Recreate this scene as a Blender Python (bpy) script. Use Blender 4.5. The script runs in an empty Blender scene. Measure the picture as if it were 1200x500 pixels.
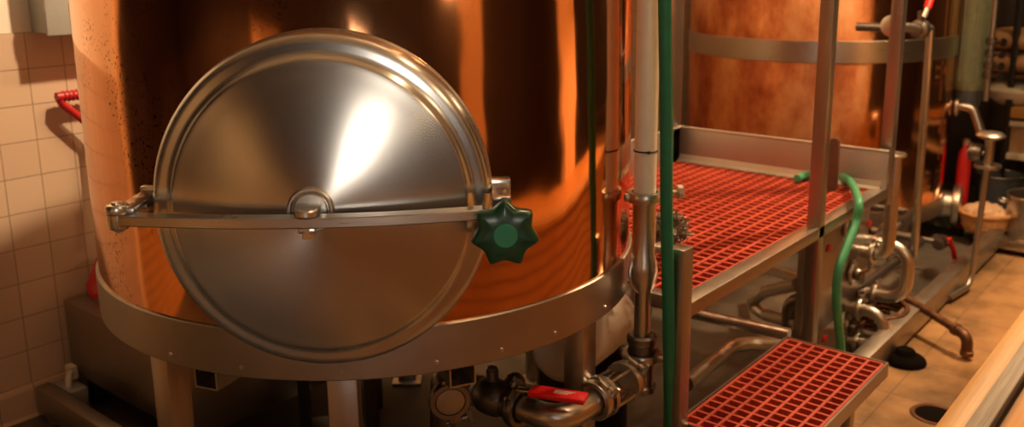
import bpy, bmesh, math, random
from mathutils import Vector, Matrix
random.seed(7)
C = bpy.context.scene.collection
PI = math.pi
H = 1.6                                   # eye height

# ------------------------------------------------------------------ camera
F, YAW, PITCH, ROLL, SY = 1084.04, 0.8781, 0.2205, -0.0114, -57.0
fw = Vector((math.sin(YAW)*math.cos(PITCH), math.cos(YAW)*math.cos(PITCH), -math.sin(PITCH)))
rt0 = Vector((math.cos(YAW), -math.sin(YAW), 0)); up0 = rt0.cross(fw)
rt = rt0*math.cos(ROLL)+up0*math.sin(ROLL); up = -rt0*math.sin(ROLL)+up0*math.cos(ROLL)
cam = bpy.data.cameras.new('camera'); co = bpy.data.objects.new('camera', cam); C.objects.link(co)
co.matrix_world = Matrix(((rt.x, up.x, -fw.x, 0), (rt.y, up.y, -fw.y, 0), (rt.z, up.z, -fw.z, H), (0, 0, 0, 1)))
cam.sensor_width = 36; cam.lens = F/1200*36; cam.shift_y = SY/1200
cam.dof.use_dof = True; cam.dof.focus_distance = 1.85; cam.dof.aperture_fstop = 3.6
cam.clip_start = 0.02
bpy.context.scene.camera = co

def ray(px, py): return fw + rt*((px-600)/F) - up*((py-250-SY)/F)
def aty(px, py, Y): v = ray(px, py); v = v*(Y/v.y); return Vector((v.x, v.y, v.z+H))
def atx(px, py, X): v = ray(px, py); v = v*(X/v.x); return Vector((v.x, v.y, v.z+H))
def atz(px, py, Z): v = ray(px, py); v = v*((Z-H)/v.z); return Vector((v.x, v.y, Z))

# ------------------------------------------------------------------ materials
def nodes(name):
    m = bpy.data.materials.new(name); m.use_nodes = True
    nt = m.node_tree; b = nt.nodes['Principled BSDF']
    return m, nt, b
def N(nt, t, **kw):
    n = nt.nodes.new(t)
    for k, v in kw.items():
        if k in n.inputs.keys(): n.inputs[k].default_value = v
        else: setattr(n, k, v)
    return n
def ramp(nt, fac, stops):
    r = nt.nodes.new('ShaderNodeValToRGB'); e = r.color_ramp.elements
    while len(e) < len(stops): e.new(0.5)
    for i, (p, c) in enumerate(stops):
        e[i].position = p; e[i].color = (c[0], c[1], c[2], 1) if len(c) == 3 else c
    nt.links.new(fac, r.inputs['Fac']); return r.outputs['Color']
def coords(nt, scale=(1, 1, 1), kind='Object', rot=(0, 0, 0)):
    t = nt.nodes.new('ShaderNodeTexCoord'); mp = nt.nodes.new('ShaderNodeMapping')
    mp.inputs['Scale'].default_value = scale; mp.inputs['Rotation'].default_value = rot
    nt.links.new(t.outputs[kind], mp.inputs['Vector']); return mp.outputs['Vector']
def noise(nt, vec, scale, detail=4, rough=.55):
    n = N(nt, 'ShaderNodeTexNoise'); n.inputs['Scale'].default_value = scale
    n.inputs['Detail'].default_value = detail; n.inputs['Roughness'].default_value = rough
    nt.links.new(vec, n.inputs['Vector']); return n.outputs['Fac']
def bump(nt, b, h, strength=.2, dist=.01):
    k = N(nt, 'ShaderNodeBump'); k.inputs['Strength'].default_value = strength; k.inputs['Distance'].default_value = dist
    nt.links.new(h, k.inputs['Height']); nt.links.new(k.outputs['Normal'], b.inputs['Normal'])
def mixc(nt, fac, a, b_):
    m = nt.nodes.new('ShaderNodeMix'); m.data_type = 'RGBA'
    for sock, v in ((m.inputs[0], fac), (m.inputs[6], a), (m.inputs[7], b_)):
        if hasattr(v, 'links'): nt.links.new(v, sock)
        elif isinstance(v, (int, float)): sock.default_value = v
        else: sock.default_value = (v[0], v[1], v[2], 1)
    return m.outputs[2]

def plain(name, col, rough=.5, metal=0., var=.12, scale=30, bmp=0., aniso=0, spec=.5):
    m, nt, b = nodes(name)
    v = coords(nt); f = noise(nt, v, scale)
    lo = tuple(c*(1-var) for c in col); hi = tuple(min(1, c*(1+var)) for c in col)
    nt.links.new(ramp(nt, f, [(.3, lo), (.7, hi)]), b.inputs['Base Color'])
    b.inputs['Metallic'].default_value = metal; b.inputs['Roughness'].default_value = rough
    b.inputs['Specular IOR Level'].default_value = spec
    if bmp: bump(nt, b, f, bmp)
    return m
def brushed(name, col, rough=.3, stretch=(1, 1, 40), scale=12, var=.06, rv=.035):
    m, nt, b = nodes(name)
    f = noise(nt, coords(nt, stretch), scale, 5)
    g = noise(nt, coords(nt), 5, 3)
    lo = tuple(c*(1-var) for c in col); hi = tuple(min(1, c*(1+var)) for c in col)
    nt.links.new(ramp(nt, g, [(.3, lo), (.7, hi)]), b.inputs['Base Color'])
    b.inputs['Metallic'].default_value = 1
    nt.links.new(ramp(nt, f, [(.3, (rough-rv,)*3), (.7, (rough+rv,)*3)]), b.inputs['Roughness'])
    return m

M = {}
M['steel'] = brushed('stainless_steel', (.52, .49, .44), .3)
M['steel_smooth'] = brushed('satin_stainless_tube', (.60, .56, .50), .33)
M['steel_dull'] = brushed('dull_stainless', (.40, .365, .32), .42)
M['steel_frame'] = brushed('frame_stainless', (.42, .38, .34), .36)
M['splash'] = brushed('satin_splash_steel', (.50, .46, .41), .5)
M['scour'] = plain('curled_steel_wire', (.30, .27, .23), .3, 1.0, var=.3, scale=60)
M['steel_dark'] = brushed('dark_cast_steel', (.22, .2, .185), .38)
M['iron'] = plain('dark_iron', (.045, .042, .04), .5, .6)
M['white_plastic'] = plain('ivory_plastic_tube', (.80, .74, .60), .35, var=.04)
M['motor_white'] = plain('white_motor_cover', (.78, .75, .68), .45, var=.08, scale=12, bmp=.3)
M['green_hose'] = plain('green_rubber_hose', (.012, .19, .10), .45, var=.1)
M['green_hose_light'] = plain('pale_green_hose', (.05, .30, .15), .4, var=.1)
M['knob_green'] = plain('dark_green_plastic', (.004, .042, .018), .3, var=.1)
M['cap_green'] = plain('bright_green_cap', (.006, .17, .075), .45, var=.05)
M['red_plastic'] = plain('red_plastic', (.42, .012, .015), .4, var=.1)
M['red_lever'] = plain('red_vinyl_grip', (.62, .008, .01), .35, var=.08)
M['print_white'] = plain('white_print', (.8, .75, .7), .6)
M['void'] = plain('black_hole_shade_and_rubber', (.006, .004, .003), .9, spec=.05)  # painted shade of the drain hole, also the stopper's black rubber
M['black'] = plain('black_rubber', (.012, .011, .011), .6)
M['grey_paint'] = plain('grey_enamel', (.36, .36, .32), .45, var=.04)
M['rust'] = plain('rusty_copper_pipe', (.16, .075, .04), .5, .7, var=.4, scale=25, bmp=.2)
M['brown_wood'] = plain('dark_brown_wood', (.10, .045, .025), .5, var=.25)
M['cream'] = plain('cream_enamel', (.72, .66, .50), .4, var=.05)
M['card'] = plain('tan_cardboard', (.55, .36, .2), .8, var=.08)
M['sack'] = plain('brown_paper_sack', (.42, .24, .11), .75, var=.15, scale=8, bmp=.4)
M['basket'] = plain('woven_wicker', (.46, .22, .08), .7, var=.35, scale=90, bmp=.8)
M['cloth'] = plain('cream_cloth', (.50, .33, .2), .9, var=.15, scale=20, bmp=.5)
M['filter_green'] = plain('grey_green_plastic', (.22, .27, .18), .35, var=.1)
M['blue_grey'] = plain('blue_grey_paint', (.08, .10, .12), .5, .2)
M['pub_dark'] = plain('dark_panelling', (.035, .017, .009), .6, var=.3, scale=3)
M['pub_floor'] = plain('dark_board_floor', (.12, .06, .03), .5, var=.3, scale=3)
M['ceiling'] = plain('beige_ceiling_paint', (.74, .66, .54), .9, var=.03)
M['tan_paint'] = plain('tan_painted_timber', (.84, .60, .34), .6, var=.06, scale=4)
M['wall_far'] = plain('dark_wall_paint', (.06, .045, .032), .8, var=.15, scale=3)
M['lamp_shade'] = plain('lamp_enamel', (.5, .47, .4), .5)

# polished copper: faintly rippled, with dark pitting and vertical tarnish
def copper(name, base, rough, tarnish, pit, ripple, left_only=True):
    m, nt, b = nodes(name)
    v = coords(nt); vs = coords(nt, (1, 1, .14))
    t = noise(nt, vs, 7, 5); p = noise(nt, v, 120, 3, .6); pm = noise(nt, coords(nt, (1, 1, .6)), 5.5, 3)
    col = ramp(nt, t, [(.35, base), (.62, tuple(c*k for c, k in zip(base, tarnish)))])
    pits = ramp(nt, p, [(.575, (0, 0, 0)), (.62, (1, 1, 1))]); pmask = ramp(nt, pm, [(.50, (0, 0, 0)), (.60, (1, 1, 1))])
    mul = N(nt, 'ShaderNodeMath', operation='MULTIPLY'); nt.links.new(pits, mul.inputs[0]); nt.links.new(pmask, mul.inputs[1])
    mul2 = N(nt, 'ShaderNodeMath', operation='MULTIPLY'); nt.links.new(mul.outputs[0], mul2.inputs[0]); mul2.inputs[1].default_value = pit
    if left_only:
        sx = nt.nodes.new('ShaderNodeSeparateXYZ'); nt.links.new(v, sx.inputs[0]); 
        mr = N(nt, 'ShaderNodeMapRange'); mr.inputs['From Min'].default_value = -.68; mr.inputs['From Max'].default_value = -.50; mr.inputs['To Min'].default_value = pit; mr.inputs['To Max'].default_value = .10
        nt.links.new(sx.outputs['X'], mr.inputs['Value']); nt.links.new(mr.outputs['Result'], mul2.inputs[1])
    nt.links.new(mixc(nt, mul2.outputs[0], col, (.05, .022, .012)), b.inputs['Base Color'])
    b.inputs['Metallic'].default_value = 1
    nt.links.new(ramp(nt, t, [(.3, (rough,)*3), (.75, (rough*1.8,)*3)]), b.inputs['Roughness'])
    rp = noise(nt, coords(nt, (1, 1, .45)), 5, 2, .4)
    bump(nt, b, rp, 1.0, ripple)
    return m
M['copper'] = copper('polished_copper', (.84, .40, .185), .07, (.85, .8, .75), .9, .006)
def old_copper():
    m, nt, b = nodes('tarnished_copper')
    v = coords(nt); vs = coords(nt, (1, 1, .25))
    t = noise(nt, vs, 5, 6, .6); blot = noise(nt, coords(nt, (1, 1, .6)), 3.2, 5, .62)
    sx = nt.nodes.new('ShaderNodeSeparateXYZ'); nt.links.new(v, sx.inputs[0])
    sub = N(nt, 'ShaderNodeMath', operation='SUBTRACT'); nt.links.new(sx.outputs['Y'], sub.inputs[0]); nt.links.new(sx.outputs['X'], sub.inputs[1])
    mad = N(nt, 'ShaderNodeMath', operation='MULTIPLY_ADD'); nt.links.new(t, mad.inputs[0]); mad.inputs[1].default_value = .55; nt.links.new(sub.outputs[0], mad.inputs[2])
    clean = ramp(nt, mad.outputs[0], [(.33, (1, 1, 1)), (.43, (0, 0, 0))])
    pat = ramp(nt, blot, [(.34, (.30, .07, .03)), (.46, (.52, .17, .065)), (.54, (.70, .29, .115)), (.64, (.80, .42, .20))])
    nt.links.new(mixc(nt, clean, pat, (.78, .36, .16)), b.inputs['Base Color'])
    b.inputs['Metallic'].default_value = 1
    nt.links.new(mixc(nt, clean, (.42, .42, .42), (.12, .12, .12)), b.inputs['Roughness'])
    bump(nt, b, noise(nt, coords(nt, (1, 1, .5)), 5, 2, .4), 1.0, .003)
    return m
M['copper_old'] = old_copper()

# lid: circular brushing around the hub
def lid_mat(centre, normal):
    m, nt, b = nodes('circular_brushed_stainless')
    g = nt.nodes.new('ShaderNodeNewGeometry')
    sub = N(nt, 'ShaderNodeVectorMath', operation='SUBTRACT'); nt.links.new(g.outputs['Position'], sub.inputs[0]); sub.inputs[1].default_value = centre
    cr = N(nt, 'ShaderNodeVectorMath', operation='CROSS_PRODUCT'); cr.inputs[0].default_value = normal; nt.links.new(sub.outputs[0], cr.inputs[1])
    nm = N(nt, 'ShaderNodeVectorMath', operation='NORMALIZE'); nt.links.new(cr.outputs[0], nm.inputs[0])
    nt.links.new(nm.outputs[0], b.inputs['Tangent'])
    v = coords(nt); f = noise(nt, v, 4, 4)
    nt.links.new(ramp(nt, f, [(.3, (.54, .525, .49)), (.7, (.62, .605, .57))]), b.inputs['Base Color'])
    b.inputs['Roughness'].default_value = .27
    b.inputs['Metallic'].default_value = 1; b.inputs['Anisotropic'].default_value = .75; b.inputs['Anisotropic Rotation'].default_value = .25
    return m

def grating_mat():
    m, nt, b = nodes('red_moulded_grating')
    f = noise(nt, coords(nt), 6, 4); f2 = noise(nt, coords(nt), 150, 2)
    nt.links.new(ramp(nt, f, [(.3, (.38, .042, .021)), (.7, (.52, .075, .036))]), b.inputs['Base Color'])
    b.inputs['Roughness'].default_value = .55; bump(nt, b, f2, .3, .002)
    return m
M['grate'] = grating_mat()

def tile_mat():
    m, nt, b = nodes('square_glazed_wall_tile')
    t = nt.nodes.new('ShaderNodeTexCoord'); sx = nt.nodes.new('ShaderNodeSeparateXYZ'); cb = nt.nodes.new('ShaderNodeCombineXYZ')
    nt.links.new(t.outputs['Object'], sx.inputs[0]); nt.links.new(sx.outputs['X'], cb.inputs['X']); nt.links.new(sx.outputs['Z'], cb.inputs['Y'])
    br = N(nt, 'ShaderNodeTexBrick', offset=0.0, squash=1.0)
    for k, v in (('Scale', 1.0), ('Mortar Size', .0022), ('Mortar Smooth', .3), ('Brick Width', .125), ('Row Height', .1248)): br.inputs[k].default_value = v
    br.inputs['Color1'].default_value = (.60, .43, .28, 1); br.inputs['Color2'].default_value = (.64, .46, .31, 1); br.inputs['Mortar'].default_value = (.34, .23, .14, 1)
    nt.links.new(cb.outputs[0], br.inputs['Vector']); nt.links.new(br.outputs['Color'], b.inputs['Base Color'])
    b.inputs['Roughness'].default_value = .38
    inv = N(nt, 'ShaderNodeMath', operation='SUBTRACT'); inv.inputs[0].default_value = 1; nt.links.new(br.outputs['Fac'], inv.inputs[1])
    bump(nt, b, inv.outputs[0], .5, .003)
    return m
M['tile'] = tile_mat()
M['wall_paint'] = plain('cream_wall_paint', (.86, .76, .60), .8, var=.02)

def floor_mat():
    m, nt, b = nodes('worn_quarry_tile_floor')
    br = N(nt, 'ShaderNodeTexBrick', offset=0.0)
    for k, v in (('Scale', 1.0), ('Mortar Size', .004), ('Mortar Smooth', .5), ('Brick Width', .31), ('Row Height', .31)): br.inputs[k].default_value = v
    br.inputs['Color1'].default_value = (.44, .26, .115, 1); br.inputs['Color2'].default_value = (.37, .215, .095, 1); br.inputs['Mortar'].default_value = (.26, .15, .07, 1)
    v = coords(nt); nt.links.new(v, br.inputs['Vector'])
    st = ramp(nt, noise(nt, v, 2.2, 6, .62), [(.36, (.22, .20, .18)), (.60, (1.1, 1.03, 1))])
    mm = nt.nodes.new('ShaderNodeMix'); mm.data_type = 'RGBA'; mm.blend_type = 'MULTIPLY'; mm.inputs[0].default_value = .85
    nt.links.new(br.outputs['Color'], mm.inputs[6]); nt.links.new(st, mm.inputs[7]); nt.links.new(mm.outputs[2], b.inputs['Base Color'])
    nt.links.new(ramp(nt, noise(nt, v, 5, 3), [(.3, (.3,)*3), (.7, (.6,)*3)]), b.inputs['Roughness'])
    bump(nt, b, noise(nt, v, 60, 4), .15, .004)
    return m
M['floor'] = floor_mat()
M['concrete'] = plain('shaded_grey_concrete', (.075, .062, .046), .6, var=.45, scale=5, bmp=.1)  # grey concrete, colour darkened to hold the shade under tank and platform

def wood_mat(name, a, b_, stretch=(1.2, 45, 45), scale=4, rough=.5, boards=0, axis='Z'):
    m, nt, b = nodes(name)
    v = coords(nt, stretch); n = noise(nt, v, scale, 6, .6)
    w = N(nt, 'ShaderNodeTexWave', wave_type='BANDS', bands_direction='Z'); w.inputs['Scale'].default_value = .6; w.inputs['Distortion'].default_value = 6; w.inputs['Detail'].default_value = 3
    nt.links.new(v, w.inputs['Vector'])
    col = ramp(nt, n, [(.3, a), (.7, b_)])
    col = mixc(nt, .35, col, ramp(nt, w.outputs['Fac'], [(.2, a), (.8, b_)]))
    if boards:
        t = nt.nodes.new('ShaderNodeTexCoord'); s = nt.nodes.new('ShaderNodeSeparateXYZ'); nt.links.new(t.outputs['Object'], s.inputs[0])
        d = N(nt, 'ShaderNodeMath', operation='DIVIDE'); nt.links.new(s.outputs[axis], d.inputs[0]); d.inputs[1].default_value = boards
        fr = N(nt, 'ShaderNodeMath', operation='FRACT'); nt.links.new(d.outputs[0], fr.inputs[0])
        gap = ramp(nt, fr.outputs[0], [(.0, (1, 1, 1)), (.16, (0, 0, 0)), (.84, (0, 0, 0)), (1, (1, 1, 1))])
        col = mixc(nt, gap, col, (.10, .04, .012))
    nt.links.new(col, b.inputs['Base Color']); b.inputs['Roughness'].default_value = rough
    bump(nt, b, n, .2, .002)
    return m
M['pine'] = wood_mat('varnished_pine', (.42, .205, .048), (.64, .36, .10))
M['pine_boards'] = wood_mat('pine_boarding', (.60, .28, .08), (.75, .42, .15), boards=.075)
M['counter'] = wood_mat('planked_counter_wood', (.50, .22, .055), (.68, .36, .11), boards=.07, axis='Y')
M['grey_wood'] = wood_mat('weathered_grey_strip', (.10, .08, .065), (.42, .37, .31), (.8, 30, 30), 5, .7)
def glass_mat():
    m, nt, b = nodes('clear_sight_glass')
    b.inputs['Base Color'].default_value = (.95, .90, .82, 1); b.inputs['Transmission Weight'].default_value = 1
    b.inputs['IOR'].default_value = 1.45
    nt.links.new(ramp(nt, noise(nt, coords(nt), 20), [(.3, (.03,)*3), (.7, (.07,)*3)]), b.inputs['Roughness'])
    return m
M['glass'] = glass_mat()
def lamp_mat():
    m, nt, b = nodes('glowing_bulb'); b.inputs['Emission Color'].default_value = (1, .72, .42, 1); b.inputs['Emission Strength'].default_value = 25
    return m
M['bulb'] = lamp_mat()
def day_mat():
    m, nt, b = nodes('daylit_window_glass'); b.inputs['Base Color'].default_value = (.1, .1, .1, 1); b.inputs['Emission Color'].default_value = (1, .90, .80, 1); b.inputs['Emission Strength'].default_value = 6
    return m
M['day'] = day_mat()

# ------------------------------------------------------------------ geometry helpers (all in world coordinates)
V3 = Vector
ORG = {}
class MB:
    def __init__(s): s.bm = bmesh.new(); s.mi = 0
    def face(s, vs):
        try:
            f = s.bm.faces.new(vs); f.material_index = s.mi; return f
        except ValueError: return None
    def box(s, c, size, mat=None, bev=0.0):
        """box at c; mat = 3x3 rotation; bev = chamfer"""
        R = mat or Matrix.Identity(3); c = Vector(c); hx, hy, hz = (d/2 for d in size)
        b2 = bmesh.new(); bmesh.ops.create_cube(b2, size=1)
        for v in b2.verts: v.co = Vector((v.co.x*size[0], v.co.y*size[1], v.co.z*size[2]))
        if bev: bmesh.ops.bevel(b2, geom=b2.edges[:], offset=min(bev, min(size)*.45), segments=2, affect='EDGES', profile=.5)
        s.absorb(b2, Matrix.Translation(c) @ R.to_4x4()); return s
    def bx(s, x0, x1, y0, y1, z0, z1, bev=0.0):
        return s.box(((x0+x1)/2, (y0+y1)/2, (z0+z1)/2), (x1-x0, y1-y0, z1-z0), None, bev)
    def absorb(s, b2, mat):
        mp = {v: s.bm.verts.new(mat @ v.co) for v in b2.verts}
        for f in b2.faces: s.face([mp[v] for v in f.verts])
        b2.free()
    def ring(s, c, u, w, r, n, k=1.0):
        return [s.bm.verts.new(c + u*(r*math.cos(2*PI*i/n)) + w*(r*k*math.sin(2*PI*i/n))) for i in range(n)]
    def bridge(s, a, b):
        n = len(a)
        for i in range(n): s.face([a[i], a[(i+1) % n], b[(i+1) % n], b[i]])
    def lathe(s, prof, o, axis=(0, 0, 1), n=48, k=1.0, u=None, caps=True, closed=False):
        """profile of (radius, height) along axis from o"""
        a = Vector(axis).normalized(); o = Vector(o)
        if u is None: u = a.cross(Vector((0, 0, 1))) if abs(a.z) < .95 else Vector((1, 0, 0))
        u = Vector(u).normalized(); w = a.cross(u)
        rings = []
        for r, h in prof:
            if r < 1e-6: rings.append([s.bm.verts.new(o+a*h)])
            else: rings.append(s.ring(o+a*h, u, w, r, n, k))
        seq = list(zip(rings, rings[1:])) + ([(rings[-1], rings[0])] if closed else [])
        for A, B in seq:
            if len(A) == 1 and len(B) == 1: continue
            if len(A) == 1:
                for i in range(n): s.face([A[0], B[(i+1) % n], B[i]])
            elif len(B) == 1:
                for i in range(n): s.face([A[i], A[(i+1) % n], B[0]])
            else: s.bridge(A, B)
        if caps and not closed:
            if len(rings[0]) > 1: s.face(list(reversed(rings[0])))
            if len(rings[-1]) > 1: s.face(rings[-1])
        return s
    def cyl(s, p0, p1, r0, r1=None, n=24, ch=0.0):
        p0, p1 = Vector(p0), Vector(p1); L = (p1-p0).length; r1 = r0 if r1 is None else r1
        pr = [(r0, 0), (r1, L)] if not ch else [(r0-ch, 0), (r0, ch), (r1, L-ch), (r1-ch, L)]
        return s.lathe(pr, p0, p1-p0, n)
    def torus(s, c, axis, R, r, n=40, m=10, k=1.0):
        return s.lathe([(R+r*math.cos(2*PI*j/m), r*math.sin(2*PI*j/m)) for j in range(m)], c, axis, n, k, closed=True)
    def tube(s, pts, r, n=16, caps=True, hollow=0.0):
        pts = [Vector(p) for p in pts]; rs = r if isinstance(r, (list, tuple)) else [r]*len(pts)
        T = [(pts[min(i+1, len(pts)-1)]-pts[max(i-1, 0)]).normalized() for i in range(len(pts))]
        u = T[0].orthogonal().normalized(); rings = []
        for i, p in enumerate(pts):
            u = (u - T[i]*u.dot(T[i])).normalized(); w = T[i].cross(u)
            rings.append(s.ring(p, u, w, rs[i], n))
        for A, B in zip(rings, rings[1:]): s.bridge(A, B)
        if caps: s.face(list(reversed(rings[0]))); s.face(rings[-1])
        return s
    def prism(s, outline, o, u, w, a, d):
        """2D outline (counter-clockwise in u,w) extruded by d along a from o"""
        o, u, w, a = Vector(o), Vector(u), Vector(w), Vector(a)
        A = [s.bm.verts.new(o+u*x+w*y) for x, y in outline]; B = [s.bm.verts.new(o+u*x+w*y+a*d) for x, y in outline]
        s.bridge(A, B); s.face(list(reversed(A))); s.face(B); return s
    def build(s, name, mat, parent=None, smooth=True, ang=32, org=None, bev=0, stuff=None):
        bmesh.ops.recalc_face_normals(s.bm, faces=s.bm.faces[:])
        if org is None:
            if parent is not None: org = ORG[parent]
            else:
                xs = [v.co for v in s.bm.verts]
                org = Vector((sum(v.x for v in xs)/len(xs), sum(v.y for v in xs)/len(xs), min(v.z for v in xs)))
        for v in s.bm.verts: v.co -= org
        me = bpy.data.meshes.new(name); s.bm.to_mesh(me); s.bm.free()
        for m in (mat if isinstance(mat, (list, tuple)) else [mat]): me.materials.append(m)
        if smooth:
            me.polygons.foreach_set('use_smooth', [True]*len(me.polygons)); me.set_sharp_from_angle(angle=math.radians(ang))
        o = bpy.data.objects.new(name, me); C.objects.link(o)
        if parent is not None: o.parent = parent
        else: o.location = org
        ORG[o] = Vector(org)
        if bev:
            b = o.modifiers.new('bevel', 'BEVEL'); b.width = bev; b.segments = 2; b.limit_method = 'ANGLE'; b.angle_limit = math.radians(40); b.harden_normals = False
        if stuff: o['kind'] = 'stuff'
        return o
def tag(o, label, cat, group=None):
    o['label'] = label; o['category'] = cat
    if group: o['group'] = group
    return o
def thing(name, loc, label, cat, group=None):
    o = bpy.data.objects.new(name, None); o.location = loc; o.empty_display_size = .1; C.objects.link(o); ORG[o] = Vector(loc)
    return tag(o, label, cat, group)
def struct(o): o['kind'] = 'structure'; return o
def spline(pts, n=8):
    """Catmull-Rom through pts"""
    p = [Vector(q) for q in pts]; p = [2*p[0]-p[1]] + p + [2*p[-1]-p[-2]]; out = []
    for i in range(1, len(p)-2):
        for j in range(n):
            t = j/n; a, b, c, d = p[i-1], p[i], p[i+1], p[i+2]
            out.append(.5*((2*b)+(c-a)*t+(2*a-5*b+4*c-d)*t*t+(3*b-a-3*c+d)*t**3))
    out.append(p[-2]); return out
def fillet(pts, rad, n=7):
    """polyline with rounded corners"""
    p = [Vector(q) for q in pts]; out = [p[0]]
    for i in range(1, len(p)-1):
        a, b, c = p[i-1], p[i], p[i+1]; d1, d2 = (a-b), (c-b)
        th = d1.angle(d2)
        if th > PI-.02: out.append(b); continue
        k = min(rad/math.tan(th/2), d1.length*.49, d2.length*.49); r_ = k*math.tan(th/2)
        d1n, d2n = d1.normalized(), d2.normalized(); cc = b + (d1n+d2n).normalized()*(r_/math.sin(th/2))
        A, B = b+d1n*k-cc, b+d2n*k-cc; ang = A.angle(B)
        for j in range(n+1):
            t = j/n; out.append(cc + (A*math.sin((1-t)*ang)+B*math.sin(t*ang))/math.sin(ang))
    out.append(p[-1]); return out
def triclamp(mb, c, axis, r, w=.022, wing=None):
    """sanitary clamp: a V-band ring with a hinge lug and a wing nut"""
    a = Vector(axis).normalized()
    mb.lathe([(r*.98, -w/2), (r+.010, -w/2), (r+.013, -w*.25), (r+.013, w*.25), (r+.010, w/2), (r*.98, w/2)], c, a, 32, closed=True)
    u = a.orthogonal().normalized() if wing is None else (Vector(wing)-a*a.dot(Vector(wing))).normalized()
    v = a.cross(u); Rm = Matrix((u, v, a)).transposed(); c = Vector(c)
    mb.box(c+u*(r+.018), (.018, .03, w*.85), Rm, .003); mb.box(c-u*(r+.014), (.014, .018, w*.8), Rm, .003)
    mb.cyl(c+u*(r+.022)-v*.022, c+u*(r+.022)+v*.032, .004, n=10)
    mb.cyl(c+u*(r+.022)+v*.018, c+u*(r+.022)+v*.028, .008, n=10)
    mb.box(c+u*(r+.022)+v*.036, (.036, .012, .006), Rm, .002)

# ------------------------------------------------------------------ the room
WY, WX, CZ = 3.33, 6.9, 3.6
m = MB(); m.bx(-2.6, WX, -3.6, 1.10, -.12, 0); struct(m.build('floor', M['floor'], org=Vector((.24, .02, 0)), smooth=False))
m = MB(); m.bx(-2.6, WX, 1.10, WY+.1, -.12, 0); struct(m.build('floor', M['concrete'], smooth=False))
m = MB(); m.bx(-2.6, WX, -3.6, WY+.1, CZ, CZ+.1); struct(m.build('ceiling', M['ceiling'], smooth=False))
m = MB(); m.bx(.15, WX, WY, WY+.1, 0, CZ); struct(m.build('wall_back', M['wall_paint'], smooth=False))
m = MB(); m.bx(.15, WX, WY-.008, WY, .1, 1.368, 0); struct(m.build('wall_back_tile', M['tile'], org=Vector((1.393-.125*8, WY, 1.368-.1248*9)), smooth=False))
m = MB(); m.prism([(0, 0), (.03, 0), (.022, .012), (.018, .1), (.012, .118), (0, .122)], (.15, WY-.0079, 0), (0, -1, 0), (0, 0, 1), (1, 0, 0), WX-.15)
struct(m.build('baseboard_back', M['tile'], org=Vector((1.393-.125*8, WY, .122-.1248)), smooth=False))
m = MB(); m.bx(.05, .15, WY-.05, WY+.1, 0, 2.6, .004); struct(m.build('trim_1', M['tan_paint'], smooth=False))
m = MB(); m.bx(-2.7, -2.6, -3.6, WY+.1, 0, CZ); struct(m.build('wall_left', M['pub_dark'], smooth=False))
m = MB(); m.bx(-2.6, -2.56, .42, 1.28, 0, 2.35, .004); struct(m.build('door_1', M['tan_paint'], smooth=False))
m = MB(); m.bx(-2.6, .05, WY, WY+.1, 0, CZ); struct(m.build('wall_back_left', M['pub_dark'], smooth=False))
m = MB(); m.bx(WX, WX+.1, -3.6, WY+.1, 0, CZ); struct(m.build('wall_right', M['wall_far'], smooth=False))
m = MB(); m.bx(-2.6, WX, -3.7, -3.6, 0, CZ); struct(m.build('wall_front', M['pub_dark'], smooth=False))

m = MB(); m.bx(-2.6, .05, WY-.03, WY, 0, .66, .004); struct(m.build('trim_8', M['pine_boards'], smooth=False))
m = MB(); m.bx(-2.6, -2.575, 1.36, WY-.03, 0, .66, .004); struct(m.build('trim_9', M['pine_boards'], smooth=False))

# timber partition with the sill we look over
m = MB(); m.bx(-2.5, 4.6, .215, .36, 0, .762); struct(m.build('wall_partition', M['pine_boards'], smooth=False, org=Vector((0, .3, 0))))
SZ = .8
m = MB(); m.bx(-2.5, 4.6, .333, .375, .76, SZ, .003); struct(m.build('trim_2', M['pine'], org=Vector((0, .35, .76))))
m = MB(); m.bx(-2.5, 4.6, .300, .333, .76, SZ+.004, .002); struct(m.build('trim_3', M['grey_wood'], org=Vector((0, .31, .76))))
m = MB(); m.bx(-2.5, 4.6, -.46, .292, .76, SZ-.010, .003); struct(m.build('trim_4', M['counter'], org=Vector((.4, .292, .76))))
m = MB(); m.bx(1.25, 1.58, -.56, -.46, 0, CZ, .004); struct(m.build('trim_5', M['tan_paint'], smooth=False))
m = MB(); m.bx(3.15, 3.75, -.56, -.46, 0, CZ, .004); struct(m.build('trim_6', M['tan_paint'], smooth=False))
# tall daylit window of the room behind us
wy0, wy1, wz0, wz1 = -2.95, -2.10, .75, 2.75
m = MB()
for b_ in ((wy0-.08, wy0, wz0-.08, wz1+.08), (wy1, wy1+.08, wz0-.08, wz1+.08), (wy0, wy1, wz0-.08, wz0), (wy0, wy1, wz1, wz1+.08), (wy0, wy1, 1.95, 1.98)): m.bx(-2.6, -2.55, b_[0], b_[1], b_[2], b_[3], .004)
wf = struct(m.build('window_1', M['pine'], smooth=False))
m = MB(); m.bx(-2.598, -2.59, wy0, wy1, wz0, wz1); m.build('window_pane', M['day'], wf, smooth=False)

# floor drain: ring, and a flat disc painted dark as the hole's shade
dc = Vector((3.265, .772, 0))
d = thing('floor_drain', dc, 'round dark floor drain with a rusty rim near the wooden sill', 'drain')
m = MB(); m.lathe([(.066, .002), (.069, .005), (.080, .005), (.084, .001)], dc, n=40, closed=True); m.build('rim', M['rust'], d)
m = MB(); m.lathe([(.068, .001), (.064, .0025), (0, .0025)], dc, n=40); m.build('grate', M['void'], d)

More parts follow.
